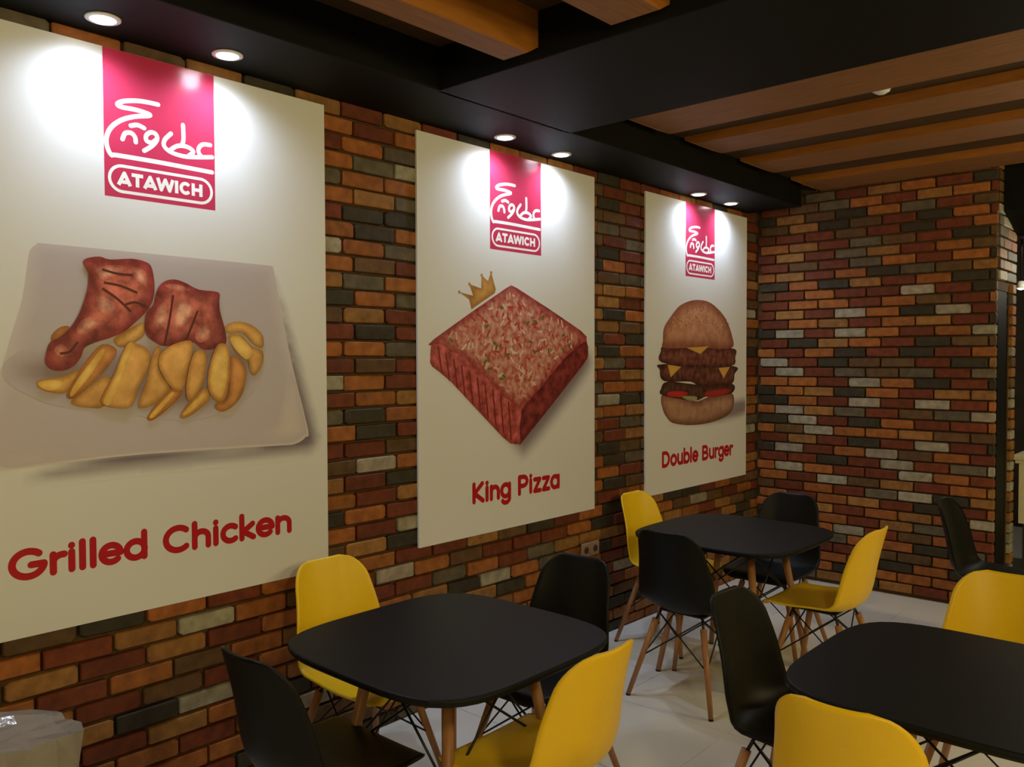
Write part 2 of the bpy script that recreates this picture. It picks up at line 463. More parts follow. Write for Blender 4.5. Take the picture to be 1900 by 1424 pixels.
def fill_lamp(x, y, z, e, label, r=.11):  # globe lamps added out of view to give the general warm light
    o = empty('added_fill_lamp', (x, y, z))
    bm = bmesh.new(); lathe_bm(bm, [(r * math.sin(math.pi * k / 14), -r * math.cos(math.pi * k / 14)) for k in range(1, 14)], 28)
    bm_obj('globe', bm, 'lamp_warm', o, True)
    bm = bmesh.new(); lathe_bm(bm, [(.035, r - .01), (.035, r + .03), (.012, r + .05)], 20)
    bm_obj('cap', bm, 'black_metal', o, True)
    rod('cord', (0, 0, r + .04), (0, 0, (ZS if BY0 < y < BY1 else ZC) - z), .004, .004, 'black_metal', o, 8)
    ld = bpy.data.lights.new('lamp_glow', 'POINT'); ld.shadow_soft_size = r + .02; ld.energy = e; ld.color = WARM
    lo = bpy.data.objects.new('lamp_glow', ld); link(lo, o)
    return tag(o, label, 'lamp', 'added warm fill lamps out of view')
ROOM = [(3.5, .9, 2.30, 1.0, 'added warm fill lamp above the viewer, out of view'), (3.7, 4.7, 2.35, .8, 'added warm fill lamp right of the far tables, out of view'), (5.2, 2.76, 2.3, 1.0, 'added warm fill lamp under the wide black beam, out of view'),
        (3.4, -1.4, 2.3, 1.0, 'added warm fill lamp behind the viewer, out of view'), (5.2, 6.0, 2.35, .5, 'added warm fill lamp in the far right corner, out of view')]
for x, y, z, k, l in ROOM: fill_lamp(x, y, z, ROOM_W * k, l)
# small ceiling spot between the joists
o = empty('ceiling_spotlight', (1.575, 4.045, ZC))
bm = bmesh.new(); lathe_bm(bm, [(.034, 0), (.040, -.020), (.036, -.040), (.016, -.052)], 20)
bm_obj('bezel', bm, 'white_metal', o, True)
for sx in (-1, 1):
    bm = bmesh.new(); rod_bm(bm, (sx * .034, 0, -.036), (sx * .054, 0, -.022), .004)
    bm_obj('spring_clip', bm, 'white_metal', o)
tag(o, 'small unlit white ceiling spotlight between the wooden joists', 'spotlight')

# ------------------------------------------------------------------ flat prints on the posters
# outlines of the printed pictures in poster coordinates (metres from the lower left corner)
TR = {'plate':[(0.255,1.227),(0.277,1.247),(0.306,1.251),(0.688,1.249),(1.095,1.246),(1.121,1.241),(1.133,1.216),(1.197,0.903),(1.279,0.599),(1.269,0.562),(1.217,0.537),(1.117,0.537),(0.612,0.549),(0.315,0.542),(0.158,0.537),(0.051,0.537),(0.042,0.557),(0.102,0.69),(0.164,0.849),(0.196,0.957),(0.229,1.071),(0.247,1.187)],
 'plate_shadow':[(1.11,1.216),(1.159,1.19),(1.24,0.962),(1.341,0.618),(1.354,0.549),(1.321,0.491),(1.2,0.472),(0.676,0.475),(0.37,0.471),(0.229,0.475),(0.219,0.522),(0.55,0.601),(1.118,0.616)],
 'plate_rim':[(1.204,0.83),(1.27,0.603),(1.259,0.571),(1.209,0.546),(1.118,0.547),(0.612,0.558),(0.316,0.55),(0.168,0.545),(0.169,0.596),(0.613,0.609),(1.07,0.609),(1.144,0.658)],
 'drum':[(0.411,1.197),(0.423,1.214),(0.464,1.224),(0.499,1.217),(0.572,1.226),(0.623,1.218),(0.642,1.197),(0.65,1.137),(0.643,1.086),(0.62,1.047),(0.581,1.008),(0.544,0.976),(0.495,0.953),(0.447,0.937),(0.412,0.919),(0.4,0.889),(0.377,0.859),(0.343,0.844),(0.31,0.848),(0.291,0.871),(0.295,0.906),(0.306,0.935),(0.339,0.953),(0.368,0.984),(0.391,1.02),(0.409,1.063),(0.424,1.117),(0.428,1.166)],
 'thigh':[(0.653,1.106),(0.667,1.138),(0.693,1.159),(0.727,1.165),(0.767,1.154),(0.816,1.134),(0.891,1.129),(0.894,1.098),(0.897,1.058),(0.914,0.997),(0.921,0.943),(0.891,0.922),(0.833,0.915),(0.792,0.941),(0.75,0.934),(0.683,0.927),(0.65,0.94),(0.619,0.965),(0.613,1.002),(0.62,1.041),(0.646,1.073)],
 'wedges':[[(0.507,0.95),(0.568,0.989),(0.613,1.009),(0.612,0.965),(0.58,0.939),(0.53,0.92)],[(0.312,0.959),(0.34,0.986),(0.368,0.987),(0.345,0.957),(0.314,0.936)],[(0.266,0.811),(0.299,0.819),(0.342,0.824),(0.388,0.847),(0.393,0.829),(0.353,0.773),(0.303,0.775),(0.271,0.79)],[(0.369,0.746),(0.421,0.786),(0.48,0.827),(0.498,0.802),(0.473,0.723),(0.42,0.72),(0.38,0.728)],[(0.353,0.764),(0.376,0.811),(0.417,0.877),(0.47,0.931),(0.518,0.913),(0.493,0.864),(0.433,0.798),(0.375,0.752)],[(0.464,0.73),(0.467,0.76),(0.504,0.827),(0.549,0.932),(0.58,0.936),(0.63,0.908),(0.623,0.85),(0.59,0.788),(0.564,0.719),(0.515,0.715)],[(0.589,0.712),(0.589,0.737),(0.616,0.806),(0.643,0.908),(0.67,0.921),(0.662,0.844),(0.701,0.778),(0.654,0.728),(0.614,0.711)],[(0.617,0.673),(0.634,0.704),(0.68,0.753),(0.714,0.778),(0.748,0.764),(0.72,0.726),(0.666,0.683),(0.633,0.665)],[(0.662,0.85),(0.669,0.901),(0.716,0.934),(0.778,0.948),(0.788,0.915),(0.769,0.849),(0.748,0.771),(0.707,0.778)],[(0.736,0.673),(0.76,0.711),(0.831,0.775),(0.852,0.734),(0.809,0.695),(0.76,0.668)],[(0.761,0.744),(0.762,0.803),(0.784,0.889),(0.812,0.915),(0.84,0.895),(0.832,0.815),(0.803,0.756),(0.775,0.73)],[(0.918,1.004),(0.967,1.023),(1.028,1.011),(1.075,0.973),(1.074,0.924),(1.035,0.938),(0.989,0.979),(0.929,0.977)],[(0.929,0.964),(0.981,0.972),(1.027,0.93),(1.074,0.91),(1.073,0.86),(1.041,0.818),(1.018,0.833),(1.011,0.875),(0.965,0.902)],[(0.881,0.719),(0.926,0.745),(0.939,0.888),(0.98,0.875),(1.003,0.833),(0.986,0.75),(0.947,0.703),(0.902,0.684),(0.873,0.699)],[(0.846,0.768),(0.847,0.835),(0.877,0.922),(0.906,0.94),(0.932,0.916),(0.934,0.834),(0.918,0.738),(0.881,0.723)]],
 'wfaces':[[(0.47,0.733),(0.476,0.76),(0.511,0.827),(0.549,0.926),(0.571,0.929),(0.548,0.857),(0.516,0.777),(0.491,0.726)],[(0.853,0.781),(0.857,0.835),(0.88,0.909),(0.906,0.926),(0.924,0.902),(0.923,0.834),(0.907,0.752),(0.881,0.739)],[(0.936,0.957),(0.978,0.963),(1.019,0.927),(1.031,0.902),(1.003,0.878),(0.965,0.909)],[(0.624,0.679),(0.643,0.703),(0.7,0.759),(0.714,0.755),(0.666,0.702),(0.636,0.675)],[(0.746,0.679),(0.774,0.714),(0.824,0.755),(0.831,0.741),(0.788,0.696)],[(0.269,0.808),(0.32,0.814),(0.345,0.8),(0.309,0.78),(0.277,0.79)],[(0.364,0.77),(0.393,0.823),(0.458,0.907),(0.476,0.907),(0.433,0.834),(0.375,0.764)]],
 'slits':[[(0.475,1.181),(0.522,1.171),(0.571,1.17)],[(0.551,1.069),(0.582,1.077),(0.614,1.066)],[(0.338,0.9),(0.366,0.906),(0.389,0.936)],[(0.474,1.117),(0.521,1.086),(0.564,1.046)],[(0.48,1.138),(0.534,1.13),(0.586,1.111)],[(0.716,1.106),(0.704,1.031),(0.683,0.934)],[(0.807,1.054),(0.782,0.994),(0.756,0.938)]],
 'hl':[[(0.451,1.179),(0.499,1.198),(0.553,1.196),(0.522,1.166),(0.474,1.145)],[(0.572,1.195),(0.616,1.186),(0.621,1.136),(0.584,1.152)],[(0.455,1.095),(0.491,1.091),(0.52,1.055),(0.49,1.03),(0.455,1.046)],[(0.396,1.002),(0.437,1.022),(0.46,0.998),(0.424,0.967),(0.39,0.966)],[(0.317,0.912),(0.339,0.93),(0.361,0.912),(0.338,0.889)],[(0.659,1.061),(0.685,1.082),(0.698,1.031),(0.671,0.985),(0.645,1.01)],[(0.725,1.084),(0.78,1.086),(0.793,1.047),(0.751,0.993),(0.717,1.005)],[(0.806,0.995),(0.842,1.009),(0.863,0.976),(0.827,0.942),(0.799,0.955)],[(0.686,1.14),(0.726,1.149),(0.781,1.132),(0.739,1.123)]],
 'pz_top':[(0.118,0.975),(0.602,1.235),(0.644,1.246),(0.686,1.242),(1.213,1.034),(1.264,0.983),(1.096,0.89),(0.86,0.714),(0.734,0.627),(0.655,0.644),(0.491,0.761),(0.31,0.881),(0.141,0.95)],
 'pz_body':[(0.083,0.941),(0.106,0.975),(0.602,1.239),(0.644,1.249),(0.693,1.245),(1.23,1.04),(1.29,0.984),(1.307,0.9),(1.264,0.848),(1.031,0.669),(0.74,0.449),(0.697,0.433),(0.654,0.436),(0.57,0.48),(0.211,0.768),(0.088,0.843),(0.077,0.881)],
 'pz_right':[(0.723,0.608),(0.86,0.709),(1.096,0.885),(1.281,0.978),(1.302,0.9),(1.26,0.85),(1.031,0.671),(0.74,0.451),(0.711,0.446)],
 'pz_shadow':[(0.094,0.839),(0.211,0.75),(0.598,0.422),(0.682,0.348),(0.769,0.331),(1.047,0.527),(1.351,0.784),(1.369,0.911),(1.264,0.952),(0.599,0.74)],
 'pz_str':[[(0.127,0.933),(0.15,0.814)],[(0.177,0.904),(0.2,0.778)],[(0.229,0.875),(0.251,0.741)],[(0.281,0.845),(0.303,0.703)],[(0.335,0.815),(0.357,0.664)],[(0.39,0.784),(0.411,0.625)],[(0.445,0.753),(0.467,0.585)],[(0.502,0.72),(0.524,0.544)],[(0.56,0.687),(0.581,0.502)],[(0.62,0.654),(0.64,0.459)]],
 'crown':[(0.269,1.202),(0.337,1.17),(0.352,1.122),(0.414,1.156),(0.52,1.211),(0.528,1.23),(0.494,1.312),(0.47,1.268),(0.425,1.294),(0.422,1.228),(0.338,1.245),(0.365,1.189)],
 'burger':{'shadow':[(1.086,0.577),(1.37,0.598),(1.529,0.544),(1.372,0.438),(1.088,0.407),(0.777,0.395),(0.406,0.419),(0.273,0.441),(0.687,0.533)],
 'bun':[(0.206,0.995),(0.218,1.078),(0.296,1.149),(0.402,1.223),(0.54,1.265),(0.683,1.279),(0.831,1.265),(0.986,1.204),(1.082,1.131),(1.147,1.04),(1.164,0.963),(0.988,0.943),(0.773,0.95),(0.542,0.948),(0.219,0.946)],
 'patty1':[(0.18,0.927),(0.219,0.954),(0.542,0.954),(0.773,0.956),(1.181,0.947),(1.198,0.885),(1.149,0.823),(0.686,0.819),(0.193,0.851)],
 'patty2':[(0.168,0.803),(0.219,0.841),(1.166,0.82),(1.189,0.76),(1.118,0.684),(0.686,0.692),(0.543,0.72),(0.219,0.731)],
 'patty3':[(0.181,0.68),(0.271,0.726),(0.686,0.695),(1.15,0.691),(1.167,0.628),(0.99,0.611),(0.775,0.611),(0.6,0.588),(0.207,0.638)],
 'bot':[(0.181,0.611),(0.22,0.648),(0.405,0.624),(0.629,0.583),(0.836,0.609),(1.151,0.621),(1.168,0.511),(1.055,0.455),(0.807,0.423),(0.544,0.424),(0.325,0.452),(0.246,0.498),(0.207,0.541)],
 'ch1':[(0.5,0.95),(0.803,0.962),(0.685,0.907)],
 'ch2':[(0.258,0.837),(0.431,0.822),(0.298,0.753)],
 'ch3':[(0.942,0.809),(1.117,0.815),(1.021,0.732)],
 'tom1':[(0.272,0.657),(0.391,0.66),(0.515,0.646),(0.46,0.619),(0.272,0.631)],
 'tom2':[(0.775,0.645),(1.054,0.658),(1.135,0.637),(0.99,0.611),(0.776,0.608)],
 'let':[(0.446,0.623),(0.629,0.616),(0.629,0.587),(0.515,0.596)]},'logo':[[(0.675,1.774),(0.641,1.774),(0.603,1.771),(0.557,1.76),(0.534,1.745),(0.548,1.738),(0.598,1.739),(0.642,1.734),(0.638,1.727),(0.589,1.714),(0.544,1.692),(0.511,1.661),(0.496,1.626),(0.498,1.594),(0.511,1.57),(0.529,1.572),(0.672,1.573),(0.875,1.57)],[(0.578,1.681),(0.601,1.688),(0.624,1.682)],[(0.549,1.63),(0.559,1.652),(0.58,1.656),(0.592,1.644),(0.594,1.628)],[(0.623,1.604),(0.651,1.626),(0.669,1.651),(0.665,1.669),(0.647,1.672),(0.631,1.658),(0.632,1.64),(0.651,1.637),(0.666,1.65)],[(0.72,1.682),(0.697,1.656),(0.694,1.634),(0.716,1.617),(0.761,1.61),(0.807,1.614),(0.876,1.626)],[(0.765,1.721),(0.766,1.669),(0.758,1.646)],[(0.716,1.623),(0.744,1.643),(0.78,1.646),(0.803,1.633),(0.786,1.616)],[(0.869,1.669),(0.84,1.666),(0.824,1.65),(0.824,1.632),(0.835,1.621)]],
 'pill':[(0.498,1.493),(0.867,1.502),(0.671,1.541),(0.67,1.456)],
 'txt':[(0.534,1.474),(0.833,1.479),(0.535,1.517),(0.834,1.521)]}
LAY = .00022
def local_world(y0): return lambda u, v, l: (.004 + l * LAY, y0 + u, PZ0 + v)
def inpoly(tri, polys):
    x = sum(t[0] for t in tri) / len(tri); y = sum(t[1] for t in tri) / len(tri)
    for q in polys:
        r = False; j = len(q) - 1
        for i in range(len(q)):
            if (q[i].y > y) != (q[j].y > y) and x < (q[j].x - q[i].x) * (y - q[i].y) / (q[j].y - q[i].y) + q[i].x: r = not r
            j = i
        if r: return True
    return False
class Print:
    """flat printed shapes stacked on a poster face: u to the right, v upwards"""
    def __init__(s): s.v = []; s.f = []; s.c = []; s.m = []
    def cdt(s, pts, layer, edge, core, depth, mat, light=0.0, smooth=5, step=.02, lightdir=(-.5, .85)):
        P = [p.xy for p in catmull(pts, smooth)] if smooth else [Vector(p) for p in pts]
        n = len(P)
        ins = []
        x0, x1 = min(p.x for p in P), max(p.x for p in P); y0, y1 = min(p.y for p in P), max(p.y for p in P)
        def dist(q):
            best = 9
            for i in range(n):
                a, b_ = P[i - 1], P[i]; ab = b_ - a; L = ab.length_squared
                t = 0 if L < 1e-12 else max(0, min(1, (q - a).dot(ab) / L))
                best = min(best, (a + ab * t - q).length)
            return best
        def inside(q):
            r = False; j = n - 1
            for i in range(n):
                if (P[i].y > q.y) != (P[j].y > q.y) and q.x < (P[j].x - P[i].x) * (q.y - P[i].y) / (P[j].y - P[i].y) + P[i].x: r = not r
                j = i
            return r
        yy = y0 + step / 2; row = 0
        while yy < y1:
            xx = x0 + (step / 2 if row % 2 else 0)
            while xx < x1:
                q = Vector((xx, yy))
                if inside(q) and dist(q) > step * .35: ins.append(q)
                xx += step
            yy += step * .866; row += 1
        V, _, F, _, _, _ = delaunay_2d_cdt(P + ins, [(i, (i + 1) % n) for i in range(n)], [], 1, 1e-6)
        cx, cy = (x0 + x1) / 2, (y0 + y1) / 2; sx, sy = max(x1 - x0, .01) / 2, max(y1 - y0, .01) / 2
        b0 = len(s.v)
        for q in V:
            q = Vector((q[0], q[1])); d = dist(q)
            t = max(0, min(1, d / depth)); t = t * t * (3 - 2 * t)
            k = 1 + light * ((q.x - cx) / sx * lightdir[0] + (q.y - cy) / sy * lightdir[1])
            s.v.append((min(max(q.x, .004), 1.364), q.y, layer)); s.c.append(tuple(max(0, (e * (1 - t) + c * t) * k) for e, c in zip(edge, core)) + (1,))
        for f in F:
            if inpoly([V[i] for i in f], [P]): s.f.append(tuple(b0 + i for i in f)); s.m.append(mat)
    def stroke(s, pts, w, layer, col, mat, smooth=5, caps=True):
        P = [p.xy for p in catmull(pts, smooth, False)] if smooth else [Vector(p) for p in pts]
        s.p = getattr(s, 'p', {})
        def poly(q): s.p.setdefault((layer, col, mat), []).append([Vector((x, y)) for x, y in q])
        for i, (a, b_) in enumerate(zip(P, P[1:])):
            d = (b_ - a)
            if d.length < 1e-6: continue
            nn = Vector((-d.y, d.x)).normalized() * w / 2
            poly([a - nn, b_ - nn, b_ + nn, a + nn])
        for i, p in enumerate(P):
            if caps or 0 < i < len(P) - 1:
                poly([(p.x + w / 2 * math.cos(t * math.pi / 6), p.y + w / 2 * math.sin(t * math.pi / 6)) for t in range(12)])
    def flush(s):
        # merge overlapping pieces of one stroke layer into clean non-overlapping triangles
        for (layer, col, mat), polys in getattr(s, 'p', {}).items():
            V, E, F = [], [], []
            for q in polys:
                ar = sum(q[i - 1].x * q[i].y - q[i].x * q[i - 1].y for i in range(len(q)))
                if ar < 0: q = q[::-1]
                F.append(list(range(len(V), len(V) + len(q)))); V += q
            V2, _, F2, _, _, of = delaunay_2d_cdt(V, [], F, 0, 1e-6)
            b0 = len(s.v)
            s.v += [(q[0], q[1], layer) for q in V2]; s.c += [(*col, 1)] * len(V2)
            for f, o_ in zip(F2, of):
                if o_ and inpoly([V2[i] for i in f], [polys[k] for k in o_]): s.f.append(tuple(b0 + i for i in f)); s.m.append(mat)
        s.p = {}
    def build(s, name, y0, mats, parent):
        s.flush()
        o = mesh_obj(name, [(.004 + l * LAY, y0 + u, PZ0 + v) for u, v, l in s.v], s.f, None, parent)
        for m in mats: o.data.materials.append(MATS[m])
        o.data.polygons.foreach_set('material_index', [mats.index(m) for m in s.m])
        at = o.data.color_attributes.new('Col', 'FLOAT_COLOR', 'POINT')
        at.data.foreach_set('color', [x for c in s.c for x in c])
        return o
def arc(cx, cy, rx, ry, a0, a1, n=16):
    return [(cx + rx * math.cos(math.radians(a0 + (a1 - a0) * i / n)), cy + ry * math.sin(math.radians(a0 + (a1 - a0) * i / n))) for i in range(n + 1)]
# rounded lettering drawn by its centre lines: cap height 1, glyph = (advance, strokes)
XH = .67
def bowl(cx=.34, rx=.26, ry=.285): return arc(cx, .385, rx, ry, 0, 360, 24)
GL = {
 'G': (.98, [arc(.49, .5, .39, .40, 48, 350, 24) + [(.87, .46), (.56, .46)]]),
 'C': (.88, [arc(.48, .5, .38, .40, 48, 312, 22)]),
 'K': (.78, [[(.12, .1), (.12, .9)], [(.62, .9), (.16, .48), (.66, .1)]]),
 'P': (.76, [[(.12, .1), (.12, .9), (.38, .9)] + arc(.38, .68, .26, .22, 90, -90, 12) + [(.12, .46)]]),
 'D': (.88, [[(.12, .1), (.12, .9), (.36, .9)] + arc(.36, .5, .38, .40, 90, -90, 16) + [(.12, .1)]]),
 'B': (.80, [[(.12, .1), (.12, .9), (.38, .9)] + arc(.38, .705, .23, .195, 90, -90, 10) + [(.14, .51)], [(.38, .51)] + arc(.40, .305, .27, .205, 90, -90, 10) + [(.12, .1)]]),
 'r': (.46, [[(.12, .1), (.12, XH)], [(.12, .42)] + arc(.36, .42, .24, .22, 180, 80, 8)]),
 'i': (.28, [[(.13, .1), (.13, XH)], [(.13, .88), (.131, .885)]]),
 'l': (.28, [[(.13, .1), (.13, .95)]]),
 'e': (.68, [[(.10, .39), (.60, .39)] + arc(.34, .385, .26, .285, 0, 315, 22)]),
 'd': (.72, [bowl(.35), [(.60, .1), (.60, .95)]]),
 'b': (.72, [bowl(.37), [(.12, .1), (.12, .95)]]),
 'h': (.68, [[(.12, .1), (.12, .95)], [(.12, .40)] + arc(.34, .42, .22, .22, 180, 0, 12) + [(.56, .1)]]),
 'n': (.68, [[(.12, .1), (.12, XH)], [(.12, .40)] + arc(.34, .42, .22, .22, 180, 0, 12) + [(.56, .1)]]),
 'u': (.68, [[(.56, .1), (.56, XH)], [(.12, XH), (.12, .34)] + arc(.34, .34, .22, .24, 180, 360, 12)]),
 'c': (.62, [arc(.35, .385, .26, .285, 50, 310, 18)]),
 'k': (.62, [[(.12, .1), (.12, .95)], [(.50, .62), (.17, .36), (.53, .1)]]),
 'g': (.72, [bowl(.35), [(.60, XH), (.60, .0)] + arc(.36, .0, .24, .20, 0, -150, 12)]),
 'a': (.72, [bowl(.35), [(.60, .1), (.60, XH)]]),
 'o': (.70, [bowl(.35)]),
 'z': (.62, [[(.12, XH), (.50, XH), (.12, .1), (.52, .1)]]),
 ' ': (.42, []),
}
GLC = {'A': (.80, [[(.06, 0), (.40, .92), (.74, 0)], [(.20, .26), (.60, .26)]]), 'T': (.72, [[(.36, 0), (.36, .9)], [(.02, .89), (.70, .89)]]),
       'W': (1.06, [[(.06, 1), (.27, .1), (.53, .9), (.79, .1), (1.0, 1)]]), 'I': (.34, [[(.17, 0), (.17, 1)]]), 'C': (.76, [arc(.40, .5, .28, .38, 40, 320, 18)]),
       'H': (.78, [[(.14, 0), (.14, 1)], [(.64, 0), (.64, 1)], [(.14, .5), (.64, .5)]])}
def text(pr, s, u0, u1, v0, cap, wk, layer, col, mat, gl, caps):
    adv = sum(gl[c][0] for c in s)
    k = (u1 - u0) / (adv)
    x = u0
    for c in s:
        if gl[c][1]:
            g = Print()
            for st in gl[c][1]:
                g.stroke([(x + px * k, v0 + py * cap) for px, py in st], wk * cap, layer, col, mat, 0, caps)
            g.build('letter', pr[0], [mat], pr[1])
        x += gl[c][0] * k
WHITE = (.785, .79, .79)
def logo(y0, parent, n):
    a = .004 + .6 * LAY
    lp = mesh_obj('logo_panel', [(a, y0 + .487, PZ0 + 1.431), (a, y0 + .886, PZ0 + 1.431), (a, y0 + .886, PZ1 - .0005), (a, y0 + .487, PZ1 - .0005)], [(0, 1, 2, 3)], 'logo_red', parent)
    for i, st in enumerate(TR['logo']):
        pr = Print(); pr.stroke(st, .0155, 1.5 + .2 * i, (.8, .8, .8), 'logo_white', 4); pr.build('letter_stroke', y0, ['logo_white'], lp)
    # capsule outline
    u0, u1, v0, v1 = .5035, .872, 1.4515, 1.5385
    r = (v1 - v0) / 2
    cap = arc(u0 + r, (v0 + v1) / 2, r, r, 90, 270, 14) + arc(u1 - r, (v0 + v1) / 2, r, r, -90, 90, 14) + [(u0 + r, v1)]
    pr = Print(); pr.stroke(cap, .0105, 1.5, (.8, .8, .8), 'logo_white', 0); pr.build('capsule_outline', y0, ['logo_white'], lp)
    text((y0, lp), 'ATAWICH', .530, .838, 1.4735, .045, .28, 1.5, (.8, .8, .8), 'logo_white', GLC, False)
def caption(y0, parent, s, u0, u1, v0, cap):
    e = empty('caption'); e.parent = parent
    text((y0, e), s, u0, u1, v0, cap, .225, 1.0, (.5, .01, .02), 'caption_red', GL, True)
def poster(i, label, s, cu0, cu1, cv, ccap):
    y0, y1 = POSTERS[i]
    o = empty('wall_poster', (0, 0, 0))
    box('panel', (-.0075, y0, PZ0), (.004, y1, PZ1), 'poster_board', o, .0008)
    logo(y0, o, i)
    caption(y0, o, s, cu0, cu1, cv, ccap)
    return tag(o, label, 'poster', 'food posters on the brick wall'), y0
MP = ['print_plain', 'print_meat', 'print_potato', 'print_crumb']
po, y0 = poster(0, 'large white wall poster showing grilled chicken and potato wedges on a plate', 'Grilled Chicken', .172, 1.202, .182, .100)
pr = Print()
pr.cdt(TR['plate_shadow'], 1, WHITE, (.20, .15, .19), .07, 'print_plain', step=.03)
pr.cdt(TR['plate'], 2, (.66, .59, .62), (.56, .495, .53), .05, 'print_plain', light=-.10, smooth=3, step=.04, lightdir=(.2, .9))
pr.cdt(TR['plate_rim'], 3, (.60, .53, .56), (.70, .62, .60), .05, 'print_plain', smooth=3, step=.04)
pr.cdt([(.17, .83), (.30, .74), (.50, .70), (.80, .66), (1.02, .74), (1.08, .88), (.98, .98), (.6, .96), (.25, .92)], 4, (.56, .495, .53), (.33, .24, .25), .09, 'print_plain', step=.03)
WC = [((.60, .28, .06), (.84, .46, .14)), ((.52, .19, .045), (.72, .32, .09)), ((.64, .31, .07), (.86, .48, .13))]
for k, wd in enumerate(TR['wedges']):
    e, c = WC[k % 3]
    pr.cdt(wd, 5 + k, tuple(x * .72 for x in e), c, .022, 'print_potato', light=.18, smooth=3, step=.014)
for k, wd in enumerate(TR['wfaces']):
    pr.cdt(wd, 21, (.80, .46, .09), (.92, .60, .17), .012, 'print_potato', smooth=3, step=.014)
pr.cdt(TR['drum'], 22, (.26, .020, .024), (.56, .125, .085), .06, 'print_meat', light=.22, smooth=3, step=.016, lightdir=(-.1, .9))
pr.cdt(TR['thigh'], 23, (.24, .020, .026), (.56, .125, .09), .06, 'print_meat', light=.22, smooth=3, step=.016, lightdir=(-.5, .6))
for hp in TR['hl']:
    pr.cdt(hp, 23.5, (.54, .12, .085), (.74, .33, .22), .022, 'print_meat', step=.010)
for st in TR['slits']: pr.stroke(st, .008, 24, (.10, .012, .010), 'print_plain', 4)
# wedges lying in front of the meat
for k in (5, 8, 10, 14):
    pr.cdt(TR['wedges'][k], 25, (.50, .22, .045), (.86, .47, .14), .02, 'print_potato', light=.18, smooth=3, step=.014)
for k in (0, 1): pr.cdt(TR['wfaces'][k], 26, (.80, .46, .09), (.94, .62, .18), .012, 'print_potato', smooth=3, step=.014)
pr.build('food_picture', y0, MP, po)

po, y0 = poster(1, 'white wall poster showing a square pizza with a small gold crown', 'King Pizza', .350, 1.045, .158, .108)
pr = Print()
pr.cdt(TR['pz_shadow'], 1, WHITE, (.26, .21, .25), .11, 'print_plain', step=.03)
pr.cdt(TR['crown'], 2, (.42, .20, .05), (.60, .32, .09), .03, 'print_potato', light=.1, smooth=0, step=.014)
for i in (0, 6, 8, 10): pr.stroke([TR['crown'][i], TR['crown'][i]], .016, 3, (.45, .25, .09), 'print_plain', 0)
pr.cdt(TR['pz_body'], 4, (.34, .045, .05), (.52, .095, .09), .04, 'print_meat', smooth=2, step=.03)
pr.cdt(TR['pz_right'], 5, (.16, .016, .018), (.24, .030, .028), .04, 'print_meat', smooth=2, step=.03)
for st in TR['pz_str']: pr.stroke(st, .010, 6, (.22, .020, .026), 'print_plain', 0)
pr.cdt(TR['pz_top'], 7, (.38, .06, .055), (.60, .22, .17), .06, 'print_crumb', smooth=2, step=.025)
rg = random.Random(3)
tp = TR['pz_top']; cx = sum(p[0] for p in tp) / len(tp); cy = sum(p[1] for p in tp) / len(tp) + .02
def diamond(k):
    while True:
        x, y = rg.uniform(.05, 1.35), rg.uniform(.4, 1.4)
        r = False; j = len(tp) - 1
        for i in range(len(tp)):
            xi, yi = cx + (tp[i][0] - cx) * k, cy + (tp[i][1] - cy) * k; xj, yj = cx + (tp[j][0] - cx) * k, cy + (tp[j][1] - cy) * k
            if (yi > y) != (yj > y) and x < (xj - xi) * (y - yi) / (yj - yi) + xi: r = not r
            j = i
        if r: return x, y
for i in range(190):
    x, y = diamond(.93); r = rg.uniform(.006, .018); t = rg.uniform(0, 3.14)
    c = rg.choice([(.72, .46, .36), (.66, .34, .27), (.54, .09, .07), (.46, .05, .045), (.76, .55, .42)])
    pr.stroke([(x - r * math.cos(t), y - r * math.sin(t)), (x + r * math.cos(t), y + r * math.sin(t))], .012, 8 + i * .006, c, 'print_plain', 0)
for i in range(20):
    x, y = diamond(.85); r = .009; t = rg.uniform(0, 3.14)
    pr.stroke([(x - r * math.cos(t), y - r * math.sin(t)), (x + r * math.cos(t), y + r * math.sin(t))], .013, 10, (.10, .17, .035), 'print_plain', 0)
pr.build('food_picture', y0, MP, po)

po, y0 = poster(2, 'white wall poster showing a tall double burger, nearest the far corner', 'Double Burger', .193, 1.170, .165, .106)
pr = Print(); Bg = TR['burger']
pr.cdt(Bg['shadow'], 1, WHITE, (.30, .25, .27), .06, 'print_plain', step=.03)
pr.cdt(Bg['bot'], 2, (.20, .085, .06), (.46, .25, .17), .06, 'print_potato', step=.03, light=.15)
pr.cdt(Bg['patty3'], 3, (.05, .022, .016), (.10, .04, .026), .03, 'print_meat', step=.03)
pr.cdt(Bg['tom1'], 4, (.50, .02, .02), (.62, .04, .03), .02, 'print_plain', step=.02)
pr.cdt(Bg['tom2'], 4, (.32, .02, .02), (.42, .04, .03), .02, 'print_plain', step=.02)
pr.cdt(Bg['let'], 5, (.30, .30, .12), (.45, .42, .22), .02, 'print_plain', step=.02)
pr.cdt(Bg['patty2'], 6, (.055, .018, .013), (.15, .05, .032), .04, 'print_meat', step=.03)
pr.cdt(Bg['patty1'], 7, (.07, .022, .016), (.20, .062, .042), .04, 'print_meat', step=.03)
pr.cdt(Bg['bun'], 8, (.30, .10, .06), (.56, .27, .16), .09, 'print_potato', step=.03, light=.10)
for ch in ('ch1', 'ch2', 'ch3'): pr.cdt(Bg[ch], 9, (.62, .32, .06), (.72, .42, .10), .02, 'print_plain', smooth=0, step=.03)
bx0 = min(p[0] for p in Bg['bun']); bx1 = max(p[0] for p in Bg['bun']); bt = max(p[1] for p in Bg['bun']); bb = min(p[1] for p in Bg['bun'])
